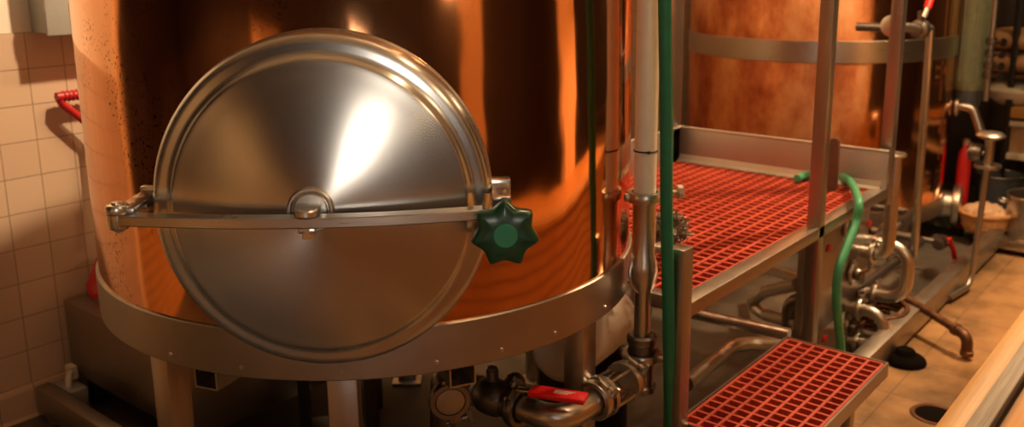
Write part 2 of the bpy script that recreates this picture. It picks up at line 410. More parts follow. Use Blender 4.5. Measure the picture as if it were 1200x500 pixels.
# ------------------------------------------------------------------ tank 1
TX, TY, R = 1.764, 1.998, .75
T = Vector((TX, TY, 0))
t1 = thing('copper_brew_tank', (TX, TY, 0), 'large polished copper brewing tank with a round steel manway door, nearest the camera', 'tank')
m = MB(); m.lathe([(R, .74), (R, 1.63), (R-.004, 1.64)], T, n=160); m.build('copper_shell', M['copper'], t1)
m = MB(); m.lathe([(R-.02, 1.63), (R+.006, 1.635), (R+.008, 1.65), (R, 1.66), (.5, 1.70), (.2, 1.73), (.18, 1.76), (0, 1.77)], T, n=96); m.build('top_cover', M['steel'], t1)
band = None
m = MB(); m.lathe([(R-.02, .697), (R+.004, .697), (R+.007, .700), (R+.007, .808), (R+.004, .811), (R-.02, .811)], T, n=160, closed=True); band = m.build('base_band', M['steel_dull'], t1)
for a in (190, 205, 222, 238, 250, 262, 278, 294, 310, 330):
    an = math.radians(a); dv = Vector((math.cos(an), math.sin(an), 0))
    m = MB(); m.lathe([(.0055, -.002), (.0055, .002), (.004, .004), (0, .0045)], T+dv*(R+.007)+Vector((0, 0, .722)), dv, 12); m.build('screw', M['steel_smooth'], band)
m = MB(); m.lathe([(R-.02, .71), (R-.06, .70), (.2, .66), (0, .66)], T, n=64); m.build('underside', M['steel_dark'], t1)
for a in (183, 221.8, 276, 350, 40):
    an = math.radians(a); rad = Vector((math.cos(an), math.sin(an), 0)); tan = Vector((-rad.y, rad.x, 0)); Rm = Matrix((rad, tan, Vector((0, 0, 1)))).transposed()
    m = MB(); m.box(T+rad*.70+Vector((0, 0, .355)), (.06, .068, .70), Rm, .004); m.box(T+rad*.70+Vector((0, 0, .006)), (.11, .11, .012), Rm, .003)
    m.build('leg', M['steel_frame'], t1)
# hollow square brackets hanging below the base band
for px, py in ((238, 443), (545, 441)):
    P = atz(px, py, .675); v = (P-T); v.z = 0; v.normalize(); tan = Vector((-v.y, v.x, 0)); P = T+v*.69+Vector((0, 0, .672)); Rm = Matrix((v, tan, Vector((0, 0, 1)))).transposed()
    m = MB()
    for off, sz in (((0, .03, 0), (.10, .004, .052)), ((0, -.03, 0), (.10, .004, .052)), ((0, 0, -.025), (.10, .062, .004)), ((0, 0, .025), (.10, .062, .004))):
        m.box(P+Rm@Vector(off), sz, Rm)
    m.build('bracket', M['steel'], t1)

# manway: frame n (out), u (right), z
PH = 3.8755; n = Vector((math.cos(PH), math.sin(PH), 0)); u = Vector((-n.y, n.x, 0)); Z = Vector((0, 0, 1))
LC = T + n*.8696 + Z*1.1231
def L(a, b, o): return LC + u*a + Z*b + n*o
Rl = Matrix((u, -n, Z)).transposed()      # local x = right, y = into the tank, z = up
m = MB(); m.lathe([(.318, -.27), (.318, -.105), (.334, -.10), (.338, -.094), (.338, -.084), (.334, -.078), (.30, -.078), (.30, -.27)], LC, n, 120, 1.019, u=u, closed=True)
m.build('manway_collar', M['steel'], t1)
M['lid'] = lid_mat(LC, n)
prof = [(.31, -.07), (.330, -.069), (.3355, -.063), (.3375, -.052), (.337, -.034), (.3345, -.020), (.330, -.010), (.3235, -.004), (.315, -.0015), (.306, -.001), (.299, .001), (.294, .006), (.2905, .0115), (.2875, .0145), (.284, .016), (.278, .0175)]
for i in range(1, 15):
    rr = .278*(1-i/14); prof.append((rr, .0175+.045*(1-(rr/.278)**2)))
m = MB(); m.lathe(prof, LC, n, 128, 1.019, u=u, caps=True); lid = m.build('manway_door', M['lid'], t1, ang=50)
m = MB(); m.torus(L(-.012, .012, .062), n, .040, .0055, 40, 10); m.lathe([(.040, -.004), (.030, .004), (0, .006)], L(-.012, .012, .060), n, 40); m.build('hub_ring', M['steel_smooth'], lid)
# clamp bar, bowed outwards
def boff(a): return .052+.048*(1-(a/.37)**2)
m = MB(); secs = []
for i in range(33):
    a = -.385+.70*i/32; o = boff(a); hw = .016 if a > -.34 else .018
    secs.append([m.bm.verts.new(L(a, z_, o+d_)) for z_, d_ in ((-.010, -hw), (-.010, hw-.002), (-.008, hw), (.008, hw), (.010, hw-.002), (.010, -hw))])
for A, B in zip(secs, secs[1:]): m.bridge(A, B)
m.face(secs[0]); m.face(secs[-1]); bar = m.build('clamp_bar', M['steel'], t1, ang=25)
# lug of the hub above and below the bar
o0 = boff(-.012)
m = MB(); m.lathe([(.020, 0), (.022, .003), (.022, .011), (.019, .014), (.010, .014), (.009, .008), (0, .008)], L(-.014, .0105, o0), Z, 32); m.box(L(-.014, .018, o0-.025), (.046, .05, .015), Rl, .004)
m.box(L(-.014, -.018, o0-.02), (.034, .05, .012), Rl, .004); m.cyl(L(-.014, -.034, o0-.005), L(-.014, -.012, o0-.005), .012, n=6); m.cyl(L(-.014, -.005, .04), L(-.014, -.005, o0), .012)
m.build('pivot_lug', M['steel_smooth'], bar)
# hinge at the left end
hb = boff(-.378)
m = MB(); m.lathe([(.013, -.022), (.018, -.019), (.0205, -.010), (.0205, .010)], L(-.378, 0, hb), Z, 32); m.cyl(L(-.378, -.027, hb), L(-.378, -.02, hb), .009, n=6)
m.lathe([(.0205, .011), (.0215, .013), (.0215, .024), (.019, .028), (.011, .029), (.010, .033), (0, .034)], L(-.378, 0, hb), Z, 32)
m.build('hinge_pin', M['steel_smooth'], bar)
m = MB(); m.box(L(-.362, .016, .005), (.036, .11, .013), Rl, .003); m.box(L(-.345, .006, -.088), (.07, .022, .05), Rl, .004); m.box(L(-.362, .006, -.05), (.03, .06, .034), Rl, .004); m.build('hinge_bracket', M['steel'], t1)
# star knob on its swing bolt
KC = L(.357, -.034, boff(.315)+.026)
out = []
for i in range(168):
    th = 2*PI*i/168; out.append((th, .0665-.0135*abs(math.sin(3.5*(th-PI/2)))**1.2))
m = MB(); rings = []
for sc, o_ in ((.70, -.018), (.93, -.018), (1.0, -.011), (1.0, .006), (.95, .012), (.86, .0155), (.55, .018), (.36, .018)):
    rings.append([m.bm.verts.new(KC+u*(r_*sc*math.cos(th))+Z*(r_*sc*math.sin(th))+n*o_) for th, r_ in out])
for A, B in zip(rings, rings[1:]): m.bridge(A, B)
m.face(list(reversed(rings[0]))); m.face(rings[-1]); kn = m.build('star_knob', M['knob_green'], t1, ang=40)
m = MB(); m.lathe([(.0235, .015), (.0235, .0195), (.022, .0205), (0, .0205)], KC, n, 40); m.build('knob_cap', M['cap_green'], kn)
m = MB(); m.cyl(KC-n*.018, KC-n*.21, .011); m.cyl(KC-n*.018, KC-n*.035, .018); m.box(L(.35, -.034, boff(.315)-.02), (.07, .012, .04), Rl, .003); m.build('swing_bolt', M['steel_smooth'], t1)
m = MB(); m.box(L(.353, .022, .0), (.036, .11, .012), Rl, .003); m.box(L(.353, -.075, .0), (.036, .11, .012), Rl, .003); m.box(L(.345, -.025, -.075), (.06, .03, .12), Rl, .004); m.cyl(L(.353, .026, .025), L(.353, .036, .025), .010, n=6)
m.build('bolt_bracket', M['steel'], t1)

# ------------------------------------------------------------------ left corner
t = thing('steel_housing', (1.8, 2.8, 0), 'low grey steel box housing under the left side of the big copper tank', 'housing')
m = MB(); m.bx(1.40, 2.25, 2.47, 3.29, .125, .405, .004); m.build('casing', M['steel_frame'], t)
for x in (1.46, 2.19):
    for y in (2.53, 3.23):
        m = MB(); m.bx(x-.025, x+.025, y-.025, y+.025, 0, .13, .003); m.build('leg', M['iron'], t)
m = MB(); m.bx(1.262, 1.315, 2.2, 3.285, .012, .118, .008); m.cyl((1.29, 3.2, 0), (1.29, 3.2, .014), .03); m.cyl((1.29, 2.3, 0), (1.29, 2.3, .014), .03)
tag(m.build('frame_beam', M['steel_dull']), 'square grey steel floor beam running out from the tiled wall at lower left', 'beam')
t = thing('drain_fitting', (1.36, 3.2, 0), 'small white plastic elbow on a grey pad between beam and steel housing', 'fitting')
m = MB(); m.bx(1.325, 1.39, 3.15, 3.28, .0, .11, .006); m.build('pad', M['grey_paint'], t)
m = MB(); m.tube(fillet([(1.345, 3.2, .11), (1.345, 3.2, .15), (1.385, 3.235, .15)], .02), .011, 14); m.bx(1.365, 1.39, 3.215, 3.265, .122, .172, .004); m.build('elbow', M['cream'], t)
# red shovel standing on the housing against the wall
a0 = aty(68, 115, 3.27); a1 = aty(90, 113, 3.27)
SX = 1.565
t = thing('red_shovel', (SX, 3.22, .405), 'red plastic shovel leaning on the tiled wall behind the copper tank', 'shovel')
gx0, gx1, gz = a0.x, a0.x+.22, a0.z
m = MB(); m.tube(fillet([(SX, 3.25, .62), (SX+.0, 3.262, 1.02), (gx0+.01, 3.27, gz-.02), (gx0+.005, 3.27, gz)], .03), [.016]*4+[.014]*100 if False else .014, 14)
m.tube(fillet([(SX, 3.255, .97), (gx1-.01, 3.27, gz-.03), (gx1, 3.27, gz)], .03), .013, 14); m.build('shaft', M['red_plastic'], t)
m = MB(); m.cyl((gx0-.005, 3.27, gz+.004), (gx1+.005, 3.27, gz+.004), .017, n=16)
for i in range(12): m.torus((gx0+.02+i*.0155, 3.27, gz+.004), (1, 0, 0), .0165, .0035, 16, 6)
m.build('grip', M['red_plastic'], t)
m = MB()
rows = []
SX += .012
for j in range(9):
    v = j/8; w_ = .128-.085*max(0, v-.35)/.65
    if j == 0: w_ = .115
    rows.append([m.bm.verts.new((SX+w_*(2*i/10-1), 3.185+.07*v-.05*(1-(2*i/10-1)**2)*-1*.5, .408+.15*v)) for i in range(11)])
for A, B in zip(rows, rows[1:]):
    for i in range(10): m.face([A[i], A[i+1], B[i+1], B[i]])
b = m.build('blade', M['red_plastic'], t); so = b.modifiers.new('thick', 'SOLIDIFY'); so.thickness = .006
# electrical box
p0 = aty(57, 40, 3.20); p1 = aty(83, 40, 3.20)
t = thing('electrical_box', (p0.x+.12, 3.33, p0.z), 'grey painted electrical box high on the cream wall at upper left', 'electrical box')
m = MB(); m.bx(p0.x, p0.x+.27, 3.205, 3.33, p0.z, p0.z+.42, .003); m.build('housing', M['grey_paint'], t)
m = MB(); m.bx(p0.x-.006, p0.x+.276, 3.192, 3.205, p0.z-.006, p0.z+.426, .003); m.build('cover', M['grey_paint'], t)
for zz in (.10, .34):
    m = MB(); m.cyl((p0.x-.008, 3.2, p0.z+zz-.03), (p0.x-.008, 3.2, p0.z+zz+.03), .006, n=12); m.build('hinge', M['steel_dull'], t)

# ------------------------------------------------------------------ riser pipe, pump line and pump
RX, RY = 2.041, 1.24
def rz(py): return aty(757, py, RY).z
t = thing('riser_pipe', (RX, RY, 0), 'vertical ivory plastic pipe clamped to a steel pipe beside the big copper tank', 'pipe')
zc = rz(229)
m = MB(); m.lathe([(.0295, zc), (.0295, 3.5)], (RX, RY, 0), n=32); wt = m.build('plastic_tube', M['white_plastic'], t)
m = MB(); m.torus((RX, RY, rz(176)), (0, 0, 1), .0302, .0022, 32, 8); m.box((RX-.02, RY-.022, rz(176)), (.008, .008, .007), None, .001); m.build('cable_tie', M['black'], wt)
m = MB(); triclamp(m, (RX, RY, zc), (0, 0, 1), .036, .026, (.8, -.55, 0))
m.cyl((RX+.045, RY-.03, zc+.004), (RX+.075, RY-.055, zc+.004), .007, n=12); m.cyl((RX+.072, RY-.053, zc+.004), (RX+.086, RY-.064, zc+.004), .020, n=8, ch=.003); m.build('clamp', M['steel_smooth'], t)
zb = rz(318)
m = MB(); m.lathe([(.035, zc-.012), (.031, zc-.025), (.031, zb+.05), (.037, zb+.03), (.038, zb), (.032, zb-.03), (.0225, zb-.05), (.0225, rz(392))], (RX, RY, 0), n=32); m.build('steel_tube', M['steel_smooth'], t)
nv = Vector((-.35, -.93, .12)).normalized()
m = MB(); m.torus((RX, RY, zb), nv, .044, .005, 36, 10, 1.2); m.box((RX+.055, RY-.02, zb+.062), (.05, .03, .022), None, .004); m.build('strap_ring', M['steel_smooth'], t)
zt = rz(430)
m = MB(); m.lathe([(.034, rz(388)), (.041, rz(390)), (.041, rz(396)), (.036, rz(399)), (.036, zt-.035), (.042, zt-.04), (.042, zt-.055), (0, zt-.06)], (RX, RY, 0), n=32); m.build('tee', M['steel_dark'], t)
m = MB(); triclamp(m, (RX, RY, rz(412)), (0, 0, 1), .041, .022, (.2, -1, 0)); m.build('clamp', M['steel'], t)

p = thing('pump_line', (1.6, 1.2, 0), 'bent steel pump pipe with a sight glass and red-handled valve below the copper tank', 'pipe')
xe = atz(700, 470, zt).x; xg0, xg1 = RX-.075, xe+.03
m = MB(); m.lathe([(.036, 0), (.036, .045)], (RX-.03, RY, zt), (-1, 0, 0), 28); triclamp(m, (xg0+.005, RY, zt), (1, 0, 0), .040, .024, (0, -.4, 1)); m.build('inlet_clamp', M['steel_smooth'], p)
m = MB(); m.lathe([(.031, 0), (.035, 0), (.035, xg0-xg1), (.031, xg0-xg1)], (xg1, RY, zt), (1, 0, 0), 36, closed=True); sg = m.build('sight_glass', M['glass'], p)
for k in range(4):
    an = k*PI/2+.5; m = MB(); m.cyl((xg1-.01, RY+.048*math.cos(an), zt+.048*math.sin(an)), (xg0+.01, RY+.048*math.cos(an), zt+.048*math.sin(an)), .0042, n=10); m.build('tie_rod', M['steel_smooth'], sg)
for xx in (xg1, xg0-.015):
    m = MB(); m.lathe([(.032, -.007), (.055, -.007), (.056, .007), (.032, .007)], (xx, RY, zt), (1, 0, 0), 36, closed=True); m.build('end_flange', M['steel_smooth'], sg)
m = MB(); triclamp(m, (xg1-.028, RY, zt), (1, 0, 0), .041, .024, (0, -.5, .9)); m.build('elbow_clamp', M['steel_smooth'], p)
xb = xg1-.04-.135; yv = RY+.135
m = MB(); m.tube(fillet([(xg1-.03, RY, zt), (xb, RY, zt), (xb, yv, zt)], .10, 12), .033, 24); m.build('elbow', M['steel_smooth'], p)
m = MB(); triclamp(m, (xb, yv, zt), (0, 1, 0), .042, .026, (-.6, 0, .8)); m.build('valve_clamp', M['steel_dark'], p)
m = MB(); m.lathe([(.03, .015), (.042, .02), (.042, .035), (.035, .04), (.048, .06), (.05, .085), (.048, .11), (.035, .13), (.042, .135), (.042, .15), (.03, .155)], (xb, yv, zt), (0, 1, 0), 32)
m.cyl((xb, yv+.085, zt+.03), (xb, yv+.085, zt+.075), .016); m.cyl((xb, yv+.085, zt+.07), (xb, yv+.085, zt+.082), .013, n=6); vb = m.build('valve_body', M['steel_dark'], p)
hz = zt+.078; h0 = atz(620, 457, hz); h1 = atz(686, 467, hz)
hd = (h1-h0); hl = hd.length; hd.normalize(); hn = Vector((-hd.y, hd.x, 0)).normalized(); hr = Matrix((hd, hn, hd.cross(hn))).transposed()
m = MB(); m.box(h0+hd*(hl*-.02), (hl*.4, .022, .005), hr, .002); m.build('lever', M['steel'], vb)
m = MB(); m.box(h0+hd*(hl*.52), (hl*1.0, .048, .015), hr, .005); m.build('lever_grip', M['red_lever'], vb)
up_ = hd.cross(hn); q = h0+hd*(hl*.58)+up_*(.0078 if up_.z > 0 else -.0078)
m = MB()
for i, (a_, ln) in enumerate(((-.007, .036), (0, .042), (.007, .05))): m.box(q+hd*(.004*i)+hn*a_, (ln, .0028, .0006), hr)
m.build('printed_marking', M['print_white'], vb)
m = MB(); kb = aty(603, 449, yv+.06); m.lathe([(.030*math.sin(PI*k_/14), .030-.030*math.cos(PI*k_/14)) for k_ in range(15)], kb-V3((0, 0, .030)), n=28); m.cyl((kb.x, kb.y, zt+.02), (kb.x, kb.y, kb.z-.02), .010); m.build('ball_knob', M['steel_dark'], p)
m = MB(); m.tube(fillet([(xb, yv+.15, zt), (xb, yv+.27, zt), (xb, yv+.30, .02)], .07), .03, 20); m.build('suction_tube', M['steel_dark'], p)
# capped stub left of the valve
cc = aty(527, 468, 1.42); cd = Vector((-.60, -.80, -.1)).normalized()
t = thing('capped_pipe', (cc.x, cc.y, 0), 'short capped steel pipe stub with clamp in the dark under the copper tank', 'pipe')
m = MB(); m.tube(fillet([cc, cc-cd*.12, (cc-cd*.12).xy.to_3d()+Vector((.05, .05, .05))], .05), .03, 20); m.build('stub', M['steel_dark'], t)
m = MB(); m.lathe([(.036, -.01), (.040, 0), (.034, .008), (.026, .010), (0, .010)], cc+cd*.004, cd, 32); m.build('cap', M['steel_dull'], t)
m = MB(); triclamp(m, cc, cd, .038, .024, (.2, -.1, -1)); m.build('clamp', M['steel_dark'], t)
# pump with white motor behind the right leg
mp = aty(655, 412, 1.62); mr = .105
t = thing('pump', (mp.x+.2, 1.62, 0), 'white covered pump motor lying behind a steel leg under the copper tank', 'pump')
mz = max(mp.z, mr+.05)
m = MB(); m.lathe([(.02, -.03), (.07, -.03), (.095, -.01), (mr, .01), (mr, .34), (.095, .37), (.05, .39)], (mp.x, 1.62, mz), (1, .12, 0), 36); m.build('motor', M['motor_white'], t)
m = MB(); m.lathe([(.04, .38), (.06, .39), (.09, .41), (.10, .43), (.10, .48), (.09, .50), (.04, .51)], (mp.x, 1.62, mz), (1, .12, 0), 36); m.build('volute', M['steel_dark'], t)
m = MB(); m.bx(mp.x+.08, mp.x+.24, 1.62-.05, 1.70, mz+mr-.015, mz+mr+.05, .006); m.build('terminal_box', M['motor_white'], t)
for xx in (mp.x+.05, mp.x+.25):
    m = MB(); m.bx(xx, xx+.03, 1.54, 1.74, 0, mz-.06, .004); m.build('foot', M['iron'], t)
# low steel service tray under the tank and its struts
t = thing('service_tray', (1.7, 2.0, 0), 'pale steel shelf frame just visible in the dark behind the middle leg', 'tray')
m = MB(); m.bx(1.72, 2.1, 2.0, 2.4, .40, .415, .003); m.bx(1.72, 2.1, 2.0, 2.015, .40, .45, .003); m.bx(1.72, 1.735, 2.0, 2.4, .40, .45, .003); m.build('tray', M['steel'], t)
for x in (1.75, 2.07):
    for y in (2.03, 2.37):
        m = MB(); m.bx(x-.015, x+.015, y-.015, y+.015, 0, .402, .002); m.build('leg', M['iron'], t)

# green hose hanging beside the riser
HY = 1.15
HP = [tuple(aty(777, -220, HY)), tuple(aty(778, -100, HY))]+[tuple(aty(px, py, HY)) for px, py in ((779, 0), (780, 80), (781, 160), (781, 240), (782.5, 320), (784, 400), (785.5, 480))]
hx_ = aty(786, 500, HY).x
HP += [(hx_, 1.13, .14), (hx_-.03, 1.08, .035), (hx_-.12, 1.0, .0175), (hx_-.35, .95, .0175), (1.3, 1.05, .0175)]
m = MB(); m.tube(spline(HP, 8), .0166, 16); tag(m.build('rubber_hose', M['green_hose']), 'dark green rubber hose hanging straight down beside the ivory pipe', 'hose')

# ------------------------------------------------------------------ platform
PZ, X0, X1, Y0, Y1 = .70, 2.085, 3.635, 1.115, 2.03
pf = thing('work_platform', ((X0+X1)/2, (Y0+Y1)/2, 0), 'raised steel platform with red grating deck and splash guard between the two copper tanks', 'platform')
def grating(mb, x0, x1, y0, y1, z, px, py, bw, dp, skip=None):
    nx = round((x1-x0)/px); ny = round((y1-y0)/py); sx, sy = (x1-x0)/nx, (y1-y0)/ny
    ok = lambda x, y: skip is None or not skip(x, y)
    def bar(a0, a1, c, along):
        w = bw/2
        if along == 'x': P = [(a0, c-w), (a1, c-w), (a1, c+w), (a0, c+w)]
        else: P = [(c-w, a0), (c+w, a0), (c+w, a1), (c-w, a1)]
        zt_ = z if along == 'x' else z-.0008
        A = [mb.bm.verts.new((x, y, zt_)) for x, y in P]; k = .75
        cx = sum(q_[0] for q_ in P)/4; cy = sum(q_[1] for q_ in P)/4
        B = [mb.bm.verts.new((x, cy+(y-cy)*k, z-dp) if along == 'x' else (cx+(x-cx)*k, y, z-dp)) for x, y in P]
        mb.bridge(A, B); mb.face(A); mb.face(B)
    for j in range(ny+1):
        y = y0+j*sy; st = None
        for i in range(nx+1):
            x = x0+i*sx
            if ok(x, y):
                if st is None: st = x
                last = x
            elif st is not None:
                if last > st: bar(st, last, y, 'x')
                st = None
        if st is not None and last > st: bar(st, last, y, 'x')
    for i in range(nx+1):
        x = x0+i*sx; st = None
        for j in range(ny+1):
            y = y0+j*sy
            if ok(x, y):
                if st is None: st = y
                last = y
            elif st is not None:
                if last > st: bar(st, last, x, 'y')
                st = None
        if st is not None and last > st: bar(st, last, x, 'y')
m = MB(); grating(m, X0+.047, X1-.006, Y0+.055, Y1-.01, PZ-.004, .0405, .046, .0105, .038, lambda x, y: (x-TX)**2+(y-TY)**2 < .815**2)
m.build('deck_grating', M['grate'], pf, smooth=False)
m = MB(); m.bx(X0, X1+.02, Y0, Y0+.05, PZ-.04, PZ, .002); m.build('front_beam', M['steel_frame'], pf)
m = MB(); m.bx(X1-.02, X1+.03, Y0+.05, Y1+.03, PZ-.06, PZ-.03, .002); m.build('end_beam', M['steel_frame'], pf)
m = MB(); m.bx(2.5, X1, Y1, Y1+.045, PZ-.06, PZ-.02, .002); m.build('rear_beam', M['steel_frame'], pf)
m = MB(); m.bx(X0, X0+.04, Y0+.05, Y0+.17, PZ-.04, PZ, .002); m.build('side_beam', M['steel_frame'], pf)
for xx in (2.6, 3.1):
    m = MB(); m.bx(xx, xx+.04, Y0+.05, Y1, PZ-.075, PZ-.036, .002); m.build('cross_beam', M['steel_frame'], pf)
m = MB(); m.bx(X1, X1+.005, Y0, Y1+.005, PZ-.04, PZ+.148, .0015); m.cyl((X1+.002, Y0, PZ+.148), (X1+.002, Y1, PZ+.148), .006, n=10)
m.prism([(0, 0), (-.03, 0), (-.008, .008), (0, .03)], (X1, Y0+.02, PZ-.003), (1, 0, 0), (0, 0, 1), (0, 1, 0), Y1-Y0-.02)
m.bx(2.56, X1, Y1, Y1+.005, PZ-.04, PZ+.148, .0015); m.cyl((2.56, Y1+.002, PZ+.148), (X1, Y1+.002, PZ+.148), .006, n=10); m.build('splash_guard', M['splash'], pf)
def post(x, y, z1, w=.046, z0=0.0):
    m = MB(); m.bx(x-w/2, x+w/2, y-w/2, y+w/2, z0, z1, .003)
    if z0 == 0: m.bx(x-.05, x+.05, y-.05, y+.05, 0, .01, .002)
    m.build('post', M['steel_frame'], pf)
post(2.062, 1.14, .856, .05); post(2.986, 1.138, 3.5); post(3.70, 1.14, 3.5, .046, .62); post(3.605, 2.065, 3.5, .07); post(2.6, 2.06, .66)
# steel scourer on the near corner of the deck
sc_ = aty(780, 268, 1.345)
m = MB(); rnd = random.Random(3)
for k in range(420):
    d_ = Vector((rnd.gauss(0, 1), rnd.gauss(0, 1), rnd.gauss(0, 1))).normalized()
    c_ = sc_+Vector((d_.x*.075, d_.y*.070, d_.z*.048))*rnd.uniform(.55, 1)
    ax = Vector((rnd.gauss(0, 1), rnd.gauss(0, 1), rnd.gauss(0, 1))).normalized(); uu = ax.orthogonal().normalized(); ww = ax.cross(uu)
    r0 = rnd.uniform(.005, .010); pts = [c_+uu*(r0*math.cos(j*.7))+ww*(r0*math.sin(j*.7))+ax*(.0014*j-.012) for j in range(18)]
    m.tube(pts, .0014, 4)
for k in range(14):
    d_ = Vector((rnd.gauss(0, 1), rnd.gauss(0, 1), 0)).normalized(); c_ = sc_+Vector((.07+.05*rnd.random(), -.02+.04*rnd.random(), -.05+.03*rnd.random()))
    pts = [c_+Vector((.012*math.cos(j*.7), .012*math.sin(j*.7), .001*j)) for j in range(14)]; m.tube(pts, .0016, 5)
tag(m.build('steel_scourer', M['scour']), 'ball of curly stainless steel scouring wire on the near deck corner', 'scourer')
# stub post on the deck
sb = atz(975, 222, PZ); sh = atx(975, 161, sb.x).z
m = MB(); m.prism([(-.02, 0), (.02, 0), (.017, sh-PZ-.01), (.010, sh-PZ), (-.010, sh-PZ), (-.017, sh-PZ-.01)], sb+Vector((-.01, 0, 0)), (0, -1, 0), (0, 0, 1), (1, 0, 0), .02)
tag(m.build('wooden_stake', M['brown_wood'], bev=.002), 'short dark brown wooden stake standing on the red deck beside the tall post', 'stake')
# pale green hose over the platform edge
hp = [tuple(atz(*q_, PZ+.014)) for q_ in ((934, 209), (942, 206), (953, 204), (968, 202))]
hp += [tuple(atz(985, 206, PZ+.02)), tuple(atz(997, 214, PZ+.035)), tuple(aty(1006, 235, 1.09)), tuple(aty(1003, 260, 1.08)), tuple(aty(992, 290, 1.075)), tuple(aty(983, 315, 1.075)), tuple(aty(980, 345, 1.075)), tuple(aty(982, 375, 1.075)), tuple(aty(985, 405, 1.075)), tuple(aty(986, 440, 1.07)), ]
last = Vector(hp[-1]); hp += [(last.x, last.y, .06), (last.x+.04, last.y-.02, .016), (last.x+.02, last.y+.3, .016)]
m = MB(); m.tube(spline(hp, 8), .0155, 14); tag(m.build('rubber_hose', M['green_hose_light']), 'pale green hose looping off the red deck down past the steel pipes', 'hose')

# ------------------------------------------------------------------ step
SZs = .34; sx0, sx1, sy0, sy1 = 2.10, 2.828, .826, 1.15
st = thing('step_stool', ((sx0+sx1)/2, (sy0+sy1)/2, 0), 'low steel step with red grating tread in front of the platform', 'step')
m = MB(); grating(m, sx0+.008, sx1-.006, sy0+.006, sy1-.006, SZs, .0405, (sy1-sy0-.012)/7, .0085, .036); m.build('tread_grating', M['grate'], st, smooth=False)
m = MB()
for b_ in ((sx0-.006, sx1+.006, sy0-.007, sy0-.001, SZs-.045, SZs+.002), (sx0-.006, sx1+.006, sy1+.001, sy1+.007, SZs-.045, SZs+.002), (sx0-.006, sx0, sy0-.001, sy1+.001, SZs-.045, SZs+.002), (sx1, sx1+.006, sy0-.001, sy1+.001, SZs-.045, SZs+.002),
           (sx0, sx1, sy0-.001, sy0+.02, SZs-.045, SZs-.033), (sx0, sx1, sy1-.02, sy1+.001, SZs-.045, SZs-.033)): m.bx(*b_)
m.build('frame', M['steel_frame'], st, smooth=False)
for x in (sx0+.03, sx1-.24):
    for y in (sy0+.03, sy1-.03):
        m = MB(); m.bx(x-.018, x+.018, y-.018, y+.018, .03, SZs-.034, .003); lg = m.build('leg', M['steel_frame'], st)
        m = MB(); m.lathe([(.024, 0), (.028, .004), (.028, .012), (.02, .02), (.009, .024), (.009, .04)], (x, y, 0), n=24); m.build('foot', M['steel_smooth'], lg)

# ------------------------------------------------------------------ valve manifold and bends below the platform
PY = 1.24
pa = aty(952, 300, PY).x; pb = aty(1016, 300, PY).x
mf = thing('pipe_manifold', ((pa+pb)/2, PY, 0), 'dull steel manifold panel with red tags beneath the far end of the platform', 'manifold')
m = MB(); m.bx(pa, pb, PY, PY+.02, .16, .655, .003); m.build('panel', M['steel_dull'], mf)
for xx in (pa+.03, pb-.03):
    m = MB(); m.bx(xx-.02, xx+.02, PY+.02, PY+.06, 0, .65, .003); m.build('leg', M['steel_frame'], mf)
for q_ in ((1019, 262), (972, 291), (1003, 320), (966, 397)):
    P = aty(*q_, PY-.004); m = MB(); m.box(P, (.045, .006, .028), Matrix.Rotation(.25, 3, 'Y'), .002); m.build('red_tag', M['red_plastic'], mf)
def bend(label, pts, rad, r, clamps, mat='steel_smooth', group=None, name='pipe_bend', flange=None):
    loc = Vector((pts[0][0], pts[0][1], min(p_[2] for p_ in pts)))
    t = thing(name, loc, label, 'pipe', group)
    m = MB(); m.tube(fillet(pts, rad, 9), r, 20); tb = m.build('tube', M[mat], t)
    for c_, ax in clamps:
        m = MB(); triclamp(m, c_, ax, r+.008, .02, (.3, -.3, 1)); m.build('clamp', M['steel_smooth'], t)
    if flange:
        m = MB(); m.lathe([(r*.9, -.010), (r+.015, -.007), (r+.017, 0), (r+.013, .007), (r*.8, .008)], flange, (0, 0, 1), 28, closed=True); m.build('ferrule', M['steel_smooth'], t)
    return t
V = Vector
def yz(x, py_hi, Yq): return None
# standing pipe with open ferrule
q1 = aty(1010, 296, PY); q2 = aty(1012, 346, PY); q3 = aty(993, 358, PY); q4 = aty(1000, 400, PY)
def yat(px, py, X): return atx(px, py, X)
c1 = atx(1040, 300, q1.x); t1_ = atx(1049, 181, q1.x)
bend('upright steel pipe with an open flanged top at the far platform corner', [(q1.x, PY, c1.z), (q1.x, c1.y, c1.z), (q1.x, c1.y, t1_.z)], .07, .0265, [((q1.x, PY-.045, c1.z), (0, 1, 0))], name='standpipe', flange=(q1.x, c1.y, t1_.z))
c2 = atx(1064, 315, q2.x); zh2 = atx(1052, 288, q2.x).z; zl2 = atx(1045, 349, q2.x).z
bend('bright steel U-bend just below the open standpipe', [(q2.x, PY, zh2), (q2.x, c2.y, zh2), (q2.x, c2.y, zl2), (q2.x, PY, zl2)], .085, .0255, [((q2.x, PY-.045, zl2), (0, 1, 0))])
c3 = atx(1036, 384, q3.x); zh3 = atx(1015, 363, q3.x).z; zl3 = atx(1018, 404, q3.x).z
bend('lower steel U-bend nearest the red step', [(q3.x, PY, zh3), (q3.x, c3.y, zh3), (q3.x, c3.y, zl3), (q3.x, PY, zl3)], .085, .0235, [((q3.x, PY-.05, zh3), (0, 1, 0)), ((q3.x, PY-.05, zl3), (0, 1, 0))])
